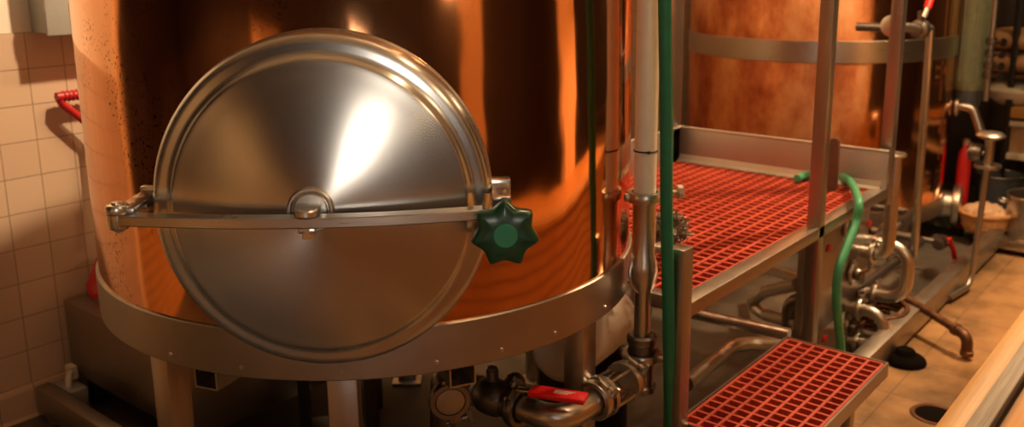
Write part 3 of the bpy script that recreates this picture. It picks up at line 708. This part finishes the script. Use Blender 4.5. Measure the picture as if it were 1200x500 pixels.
# valves on the panel
for i, (q_, lab) in enumerate((((1006, 268), 'small steel clamp valve at the top of the manifold panel'), ((1010, 322), 'steel lever valve on the manifold panel between two bends'), ((1005, 385), 'steel lever valve low on the manifold panel inside the lower bend'))):
    P = aty(*q_, PY-.05); t = thing('lever_valve', (P.x, PY, P.z-.03), lab, 'valve')
    m = MB(); m.lathe([(.02, 0), (.028, .004), (.028, .016), (.022, .02), (.026, .035), (.02, .05)], (P.x, PY, P.z), (0, -1, 0), 24); m.build('body', M['steel_dark'], t)
    m = MB(); triclamp(m, (P.x, PY-.012, P.z), (0, 1, 0), .028, .016, (.2, 0, 1)); m.build('clamp', M['steel_smooth'], t)
    m = MB(); m.box((P.x+.02, PY-.055, P.z+.012), (.11, .008, .018), Matrix.Rotation(.1, 3, 'Y'), .002); m.build('lever', M['rust' if i else 'steel_smooth'], t)
# bends behind the post
a = aty(935, 333, 1.32); b_ = aty(897, 342, 1.55); c_ = aty(884, 357, 1.62); d_ = aty(897, 369, 1.55); e_ = aty(936, 380, 1.3)
bend('dark steel U-bend behind the tall platform post', [a, b_, c_+V((0, .03, 0)), d_, e_], .05, .026, [], 'steel_smooth')
a = aty(948, 350, 1.28); b_ = aty(925, 352, 1.36)
bend('steel elbow dropping straight down behind the red step', [a, b_, (b_.x, b_.y, .03)], .06, .026, [], 'steel_dark')
a = aty(897, 314, 1.7); b_ = aty(944, 330, 1.3)
bend('short straight steel pipe under the deck meeting the manifold', [a, b_], .05, .022, [], 'steel_smooth')
a = atz(790, 362, .30); b_ = atz(925, 392, .30)
bend('long straight steel pipe running back under the platform', [a, b_], .05, .022, [], 'steel_smooth')
a = atz(805, 450, .16); b_ = atz(862, 402, .16); c_ = atz(925, 404, .16)
bend('low bent steel pipe curving in behind the red step', [a, b_, c_], .12, .026, [], 'steel_smooth')
# rusty spout and coil
a = aty(1052, 343, 1.16); b_ = atz(1124, 388, .10); 
dv = (b_-a).normalized()
t = thing('drain_spout', (b_.x, b_.y, 0), 'rusty brown pipe spout angling out over the floor with a turned-down end', 'pipe')
m = MB(); m.tube([a, b_], .017, 18); m.build('tube', M['rust'], t)
m = MB(); m.tube(fillet([b_-dv*.02, b_+dv*.045, b_+dv*.05+V((0, 0, -.07))], .035), .022, 18); m.lathe([(.022, 0), (.026, .003), (.026, .02), (.022, .023)], b_-dv*.03, dv, 20); m.lathe([(.022, 0), (.026, .003), (.026, .02), (.02, .023)], b_+dv*.05+V((0, 0, -.08)), (0, 0, 1), 20); m.build('elbow', M['rust'], t)
cc = atz(1040, 385, .06)+V((.06, .05, 0)); pts = []
for j in range(64):
    an = j*2*PI/20; pts.append(cc+V((.13*math.cos(an), .10*math.sin(an), .016*j/20*1.4)))
m = MB(); m.tube(pts, .011, 12); tag(m.build('coiled_tube', M['rust']), 'coil of rusty copper tube lying on the floor under the spout', 'tube')
# skid beam in front of the second tank
m = MB(); m.bx(3.1, 5.75, 1.035, 1.10, .02, .12, .004); m.bx(3.2, 3.28, 1.02, 1.12, 0, .02); m.bx(5.6, 5.68, 1.02, 1.12, 0, .02)
tag(m.build('skid_beam', M['steel_dull']), 'long steel floor beam along the aisle below the far tank', 'beam')
bf = atz(1060, 424, 0)
m = MB(); m.lathe([(.078, 0), (.082, .006), (.079, .016), (.066, .028), (.042, .038), (.036, .052), (.03, .058), (0, .06)], bf, n=36); tag(m.build('rubber_stopper', M['void']), 'black domed rubber stopper on the floor beside the step end', 'stopper')

# ------------------------------------------------------------------ tank 2
T2 = V((5.40, 2.11, 0)); R2 = .75
t2 = thing('copper_brew_tank', T2, 'dull copper brewing tank with a steel middle band beyond the red platform', 'tank')
m = MB(); m.lathe([(R2, .24), (R2, 1.90), (R2-.05, 1.98), (.4, 2.12), (0, 2.16)], T2, n=128); m.build('copper_shell', M['copper_old'], t2)
m = MB(); m.lathe([(R2-.02, 1.048), (R2+.006, 1.048), (R2+.008, 1.05), (R2+.008, 1.160), (R2+.006, 1.162), (R2-.02, 1.162)], T2, n=128, closed=True); m.build('middle_band', M['steel'], t2)
m = MB(); m.lathe([(R2-.02, .16), (R2+.008, .16), (R2+.008, .25), (R2-.02, .25)], T2, n=128, closed=True); m.build('base_band', M['steel_dull'], t2)
for a in (200, 250, 300, 350, 90):
    an = math.radians(a); m = MB(); m.bx(T2.x+.68*math.cos(an)-.035, T2.x+.68*math.cos(an)+.035, T2.y+.68*math.sin(an)-.035, T2.y+.68*math.sin(an)+.035, 0, .18, .003); m.build('leg', M['steel_frame'], t2)
an = math.radians(282); dv = V((math.cos(an), math.sin(an), 0)); fz = atx(1100, 238, 5.55).z
m = MB(); m.lathe([(.08, -.06), (.08, .05), (.115, .055), (.12, .065), (.12, .09), (.11, .1), (.07, .105), (.06, .09), (0, .09)], T2+dv*(R2-.01)+V((0, 0, fz)), dv, 40); m.build('outlet_flange', M['steel_smooth'], t2)
# valve and thin pipe on tank 2
vp = aty(1090, 38, 1.22); v0 = aty(1052, 30, 1.25)
tv = thing('sample_valve', (vp.x, vp.y, vp.z), 'small steel valve with raised red lever on the front of the far tank', 'valve')
el = aty(1078, 34, 1.25)
m = MB(); m.cyl(el+V((0, .28, 0)), el+V((0, -.01, 0)), .02); m.lathe([(.028, -.04), (.04, -.03), (.045, 0), (.04, .03), (.028, .04)], el, (1, 0, 0), 24); m.cyl(el, el+V((0, 0, .08)), .014); m.build('body', M['steel_dark'], tv)
m = MB(); m.lathe([(.03, -.02), (.045, -.015), (.045, .015), (.03, .02)], aty(1046, 30, 1.25), (1, 0, 0), 24); m.cyl(aty(1046, 30, 1.25), el, .02); m.build('cap', M['steel_smooth'], tv)
r0 = aty(1084, 18, 1.22); r1 = aty(1094, -14, 1.22); mid = r0.lerp(r1, .25)
m = MB(); m.tube([el+V((0, -.01, .05)), r0, mid], .012, 12); lv = m.build('lever', M['steel_smooth'], tv)
m = MB(); m.tube([mid, r1], [.016, .02], 14); m.build('lever_grip', M['red_lever'], lv)
pb_ = aty(1071, 300, 1.22)
bend('thin vertical steel pipe hanging from the valve on the far tank', [tuple(el+V((.03, -.02, 0))), tuple(vp+V((0, 0, .02))), tuple(pb_)], .05, .018, [], 'steel', name='thin_pipe')
# skid pipes between tank 2 and beam
for i, (yy, zz, lab) in enumerate(((1.3, .33, 'dark steel pipe low in front of the far tank, the upper of two'), (1.25, .20, 'dark steel pipe low in front of the far tank, just above the floor beam'))):
    bend(lab, [(3.75, yy, zz), (4.72, yy, zz), (4.72, yy+.25, zz)], .06, .022, [((4.3, yy, zz), (1, 0, 0))], 'steel_dark')
hv = aty(1112, 290, 1.15)
t = thing('drain_valve', (hv.x, hv.y, hv.z-.06), 'small valve with a red lever low beside the far tank', 'valve')
m = MB(); m.lathe([(.02, -.05), (.03, -.045), (.03, -.03), (.035, 0), (.03, .03), (.03, .045), (.02, .05)], hv+V((0, .04, .02)), (1, 0, 0), 24); m.cyl(hv+V((0, .24, .02)), hv+V((0, .0, .02)), .015); m.build('body', M['steel_dark'], t)
m = MB(); m.tube([hv+V((-.01, 0, .05)), hv+V((.02, -.02, -.02)), hv+V((.04, -.02, -.06))], .013, 12); m.build('lever', M['red_lever'], t)

# ------------------------------------------------------------------ beyond the second tank
def U(px, py, X): return atx(px, py, X)
# grey-green hanging column
X = 5.6; a = U(1135, 106, X); rr = .098
t = thing('filter_column', a, 'tall grey-green plastic column hanging at the right edge of the far tank', 'column')
m = MB(); m.lathe([(.07, 0), (rr*.94, .03), (rr, .08), (rr, 1.9)], a, n=36)
for k in range(9):
    an = k*2*PI/9; m.cyl(a+V((rr*math.cos(an), rr*math.sin(an), .06)), a+V((rr*math.cos(an), rr*math.sin(an), 1.9)), .008, n=8)
m.build('body', M['filter_green'], t)
m = MB(); m.lathe([(.03, -.10), (.06, -.09), (.075, -.02), (.075, .012)], a, n=32); m.build('collar', M['blue_grey'], t)
# pipe with valve cluster beside it
a = U(1160, 0, X-.1); b_ = U(1155, 118, X-.1)
t = thing('valve_pipe', b_, 'thin upright steel pipe with a cluster of small valves beside the grey-green column', 'pipe')
m = MB(); m.cyl((b_.x, b_.y, b_.z), (b_.x, b_.y, 3.55), .015); m.build('tube', M['steel_dull'], t)
for py in (48, 62, 76, 88):
    c_ = U(1157, py, X-.1); c_.x, c_.y = b_.x, b_.y
    m = MB(); m.lathe([(.018, -.02), (.028, -.016), (.028, .016), (.018, .02)], c_, n=20); m.cyl(c_, c_+V((-.04, -.06, 0)), .010); m.cyl(c_+V((-.04, -.06, -.0)), c_+V((-.047, -.07, 0)), .022, n=16); m.build('valve', M['steel_dark'], t)
# curved elbow below the column
a = U(1122, 124, X-.05); b_ = U(1140, 126, X-.05); c_ = U(1150, 158, X-.05)
bend('curved bright elbow pipe under the grey-green column', [a, b_, c_], .08, .026, [(a, (0, 1, 0))], 'steel_smooth')
# red canister
a = U(1122, 272, X+.02); tz = U(1124, 168, X+.02).z
t = thing('red_cylinder', a, 'narrow bright red cylinder with a nozzle standing behind the valves at right', 'cylinder')
a.z = .0
m = MB(); m.lathe([(.034, .04), (.037, .05), (.037, tz-.11), (.032, tz-.05), (.018, tz-.02), (.018, tz)], a, n=32); m.build('body', M['red_plastic'], t)
m = MB(); m.cyl(a+V((0, 0, 0)), a+V((0, 0, .05)), .036); m.build('base', M['black'], t)
m = MB(); m.lathe([(.014, tz-.01), (.02, tz), (.02, tz+.03), (.01, tz+.035)], a, n=20); m.tube(fillet([a+V((0, 0, tz+.015)), a+V((-.03, -.08, tz+.0)), a+V((-.03, -.09, tz-.10))], .03), .009, 10); m.build('nozzle', M['steel_smooth'], t)
# capped stand with bent outlet
XS = 4.75
a = U(1161, 158, XS); b_ = U(1155, 194, XS); c_ = U(1137, 328, XS); e_ = U(1112, 348, XS)
foot = atz(1137, 336, .02)
XS2 = foot.x
a = U(1161, 158, XS2); b_ = U(1156, 194, XS2)
t = thing('capped_stand', (foot.x, foot.y, 0), 'slim steel pipe stand with a round cap and a bent foot on the aisle floor', 'stand')
yv_ = a.y
m = MB(); m.tube(fillet([a, V((a.x, a.y, b_.z)), V((foot.x, foot.y, .03)), atz(1112, 349, .03)], .07, 10), .014, 16); m.build('tube', M['steel_dull'], t)
m = MB(); m.lathe([(.02, -.025), (.035, -.02), (.062, -.008), (.064, 0), (.05, .012), (.02, .018), (0, .018)], a, n=36); m.build('cap', M['steel_smooth'], t)
m = MB(); m.cyl((a.x, a.y, b_.z), (a.x, a.y, a.z-.01), .022); m.lathe([(.022, -.012), (.058, -.010), (.06, 0), (.058, .008), (.022, .012)], (a.x, a.y, b_.z), n=32, closed=True); m.build('flange', M['steel'], t)
q_ = U(1140, 178, XS2); m = MB(); m.lathe([(.02, -.03), (.04, -.025), (.045, 0), (.04, .025), (.02, .03)], (a.x, a.y+.055, q_.z), (0, 1, 0), 24); m.cyl((a.x, a.y+.09, q_.z), (a.x, a.y, q_.z), .015); m.build('side_valve', M['steel_dark'], t)

# bench and shelves along the end wall
bt = U(1190, 280, 5.42).z
t = thing('steel_bench', (5.8, .1, 0), 'low steel work bench with a dark base at the end of the aisle', 'bench')
m = MB(); m.bx(5.36, 6.2, -1.0, 1.16, bt-.05, bt, .004); m.build('top', M['steel'], t)
m = MB(); m.bx(5.44, 6.2, -1.0, 1.12, .02, bt-.05, .004); m.build('base', M['iron'], t)
for yy in (-.95, 1.10):
    m = MB(); m.bx(5.38, 5.43, yy, yy+.05, 0, bt-.05, .003); m.build('leg', M['steel_dull'], t)
# basket with cloth
c_ = U(1152, 278, 5.5); c_.z = bt; tp = U(1150, 248, 5.5).z; br = .125
t = thing('wicker_basket', c_, 'round wicker basket heaped with cream cloths on the bench', 'basket')
m = MB(); hh = tp-bt
m.lathe([(0, .001), (br*.82, .001), (br*.86, .01), (br*1.0, hh*.7), (br*1.03, hh), (br*.97, hh), (br*.8, .02), (0, .02)], c_, n=48)
m.torus(c_+V((0, 0, hh)), (0, 0, 1), br*1.0, .012, 48, 8)
for k in range(5): m.torus(c_+V((0, 0, .03+k*hh*.18)), (0, 0, 1), br*(.87+.03*k), .008, 48, 6)
m.build('basket', M['basket'], t)
m = MB(); rnd = random.Random(5)
for k in range(9):
    an = k*2.4; r_ = br*.55*math.sqrt(k/9); p_ = c_+V((r_*math.cos(an), r_*math.sin(an), hh*.9))
    b2 = bmesh.new(); bmesh.ops.create_icosphere(b2, subdivisions=3, radius=.062)
    for v in b2.verts: v.co = v.co*(1+.18*math.sin(v.co.x*90+k)*math.cos(v.co.y*80+v.co.z*70)); v.co.z *= .85
    m.absorb(b2, Matrix.Translation(p_))
tag(m.build('cloths', M['cloth']), 'heap of crumpled cream cloths in the wicker basket', 'cloth')
# steel pot
c_ = U(1212, 272, 5.58); c_.z = bt; ph = U(1200, 228, 5.56).z-bt; pr = .15
t = thing('steel_pot', c_, 'wide steel stockpot with a bright rim at the right edge of the bench', 'pot')
m = MB(); m.lathe([(0, .0), (pr*.95, 0), (pr, .01), (pr, ph), (pr-.006, ph), (pr-.006, .012), (0, .012)], c_, n=48); m.build('body', M['steel'], t)
m = MB(); m.torus(c_+V((0, 0, ph)), (0, 0, 1), pr, .006, 48, 8); m.build('rim', M['steel_smooth'], t)
for s_ in (-1, 1):
    m = MB(); m.tube(fillet([c_+V((-.03, s_*pr, ph*.75)), c_+V((-.03, s_*(pr+.04), ph*.78)), c_+V((.03, s_*(pr+.04), ph*.78)), c_+V((.03, s_*pr, ph*.75))], .015), .006, 10); m.build('handle', M['steel_smooth'], t)
# dark dented can between stand and pot
c_ = U(1168, 250, 5.85); c_.z = bt; hh = U(1172, 208, 5.75).z-bt
t = thing('grey_bin', c_, 'dark grey metal bin standing behind the wicker basket', 'bin')
m = MB(); m.lathe([(0, 0), (.11, 0), (.13, hh-.01), (.135, hh), (.125, hh), (.105, .012), (0, .012)], c_, n=40); m.build('body', M['blue_grey'], t)
m = MB(); m.torus(c_+V((0, 0, hh)), (0, 0, 1), .131, .006, 40, 8); m.build('rim', M['steel_dark'], t)
# shelving
sh_ = thing('shelf_unit', (6.3, .3, 0), 'open shelving with cream and wooden boards against the end wall', 'shelf')
XB = 5.95
for py, nm, mat, th in ((180, 'shelf_board', M['cream'], .035), (142, 'shelf_board', M['cream'], .03), (126, 'wooden_shelf_board', M['pine'], .06), (88, 'shelf_board', M['brown_wood'], .02)):
    zz = U(1185, py, XB).z; m = MB(); m.bx(XB, 6.5, -1.0, 1.16, zz-th, zz, .003); m.build(nm, mat, sh_)
for yy in (-1.04, 1.16):
    for xx in (XB+.02, 6.46):
        m = MB(); m.bx(xx, xx+.035, yy, yy+.035, 0, 2.6, .003); m.build('upright', M['iron'], sh_)
zz = U(1185, 126, XB).z; zb_ = U(1185, 88, XB).z; z3 = U(1185, 180, XB).z
# lidded cream dish on the wooden shelf
c_ = U(1186, 124, XB+.16); c_.z = zz
t = thing('lidded_dish', c_, 'cream lidded dish with a knob on the wooden shelf at right', 'dish')
m = MB(); m.lathe([(0, 0), (.08, 0), (.15, .05), (.165, .085), (.16, .085), (.07, .01), (0, .01)], c_, n=48); m.build('bowl', M['cream'], t)
m = MB(); m.lathe([(.168, .085), (.165, .095), (.12, .125), (.05, .14), (0, .142)], c_, n=48); ld = m.build('lid', M['cream'], t)
m = MB(); m.lathe([(.014, .138), (.012, .155), (.022, .17), (.018, .182), (0, .185)], c_, n=24); m.build('knob', M['steel_dark'], ld)
m = MB(); m.torus(c_+V((-.06, .155, .06)), (1, .3, 0), .03, .010, 28, 8); m.build('handle', M['steel_dark'], t)
# cream carton
c_ = U(1198, 178, XB+.1); c_.z = z3; hh = U(1198, 148, XB+.1).z-z3
m = MB(); m.box(c_+V((.05, -.02, hh/2)), (.2, .17, hh-.004), None, .004); m.box(c_+V((.05, -.02, hh-.003)), (.19, .03, .003)); tag(m.build('carton', M['card']), 'tan cardboard carton on the cream shelf at the right edge', 'box')
# paper sacks
zz2 = zb_
for k, (py0, py1, lab) in enumerate(((88, 62, 'bottom brown paper sack in the stack on the top shelf'), (64, 40, 'topmost brown paper sack in the stack on the top shelf'))):
    h_ = U(1190, py1, XB+.1).z-U(1190, py0, XB+.1).z
    c_ = V((XB+.24, U(1198, 70, XB+.1).y, zz2+h_*.5)); zz2 += h_*1.03
    b2 = bmesh.new(); bmesh.ops.create_cube(b2, size=1); bmesh.ops.subdivide_edges(b2, edges=b2.edges[:], cuts=7, use_grid_fill=True)
    for v in b2.verts:
        x, y, z = (2*w for w in v.co); e = (1-abs(x)**6*.3)*(1-abs(y)**4*.45)
        v.co = V((x*.22*(1-.12*z*z), y*.30*(1-.18*z*z), z*h_*.5*e+.006*math.sin(9*x+k)*math.cos(7*y)))
    m = MB(); m.absorb(b2, Matrix.Translation(c_)); tag(m.build('paper_sack', M['sack'], ang=60), lab, 'sack', 'paper sacks on the top shelf')

# ------------------------------------------------------------------ room lamps and added fill lights, all out of view
def light(name, kind, loc, energy, col, size=.2, target=None, spot=None, blend=.5, spread=None):
    l = bpy.data.lights.new(name, kind); l.energy = energy; l.color = col
    if kind == 'AREA': l.shape = 'DISK'; l.size = size
    else: l.shadow_soft_size = size
    if kind == 'SPOT': l.spot_size = math.radians(spot); l.spot_blend = blend
    o = bpy.data.objects.new(name, l); C.objects.link(o); o.location = loc
    if target is not None: o.rotation_euler = (V(target)-V(loc)).to_track_quat('-Z', 'Y').to_euler()
    return o
WARM = (1, .66, .36); WARM2 = (1, .74, .48)
light('lamp_over_tank', 'SPOT', (2.1, 1.65, 3.4), 420, WARM2, .06, (1.2, 3.3, 1.1), 62, .5)
light('lid_fill_spot', 'SPOT', (-1.75, -1.72, 1.66), 98, (1, .88, .73), .13, (1.22, 1.42, 1.32), 19, 1.0)  # added narrow spot aimed at the lid, strengthens its bright streak
light('lamp_over_sill', 'AREA', (1.9, .35, 3.1), 10, WARM, .12, (1.5, .6, .9))
light('lamp_between_tanks', 'POINT', (2.75, 1.75, 3.3), 80, WARM, .08)
light('lamp_over_aisle', 'SPOT', (4.4, .5, 2.75), 330, WARM, .08, (3.6, .8, 0), 100, .5)
light('lamp_over_bench', 'POINT', (5.2, .3, 3.0), 32, WARM, .1)
light('pub_fill', 'POINT', (.9, -2.0, 2.8), 48, WARM, .15)  # added fill behind the sill, brightens the ceiling and metal reflections
light('door_fill_spot', 'SPOT', (-1.2, 1.1, 3.2), 260, WARM, .15, (-2.0, 1.9, .9), 80, .6)  # added spot, brightens the door panel and boarding mirrored in the copper

for o in list(C.objects):
    k = o.name.split('.')[0]
    lab = {'lever_grip': 'red valve lever grip', 'star_knob': 'dark green star-shaped knob', 'knob_cap': 'bright green round centre cap', 'plastic_tube': 'ivory plastic tube',
           'deck_grating': 'red moulded deck grating', 'tread_grating': 'red moulded tread grating', 'sight_glass': 'clear sight glass tube', 'motor': 'white motor cover', 'manway_door': 'round brushed steel manway door'}.get(k)
    if lab and o.parent is not None: o['label'] = lab
w = bpy.data.worlds.new('world'); bpy.context.scene.world = w; w.use_nodes = True
w.node_tree.nodes['Background'].inputs[0].default_value = (1, .75, .5, 1); w.node_tree.nodes['Background'].inputs[1].default_value = .02
vs = bpy.context.scene.view_settings
vs.view_transform = 'Standard'; vs.look = 'None'; vs.gamma = 1; vs.use_curve_mapping = False; vs.exposure = 0.0
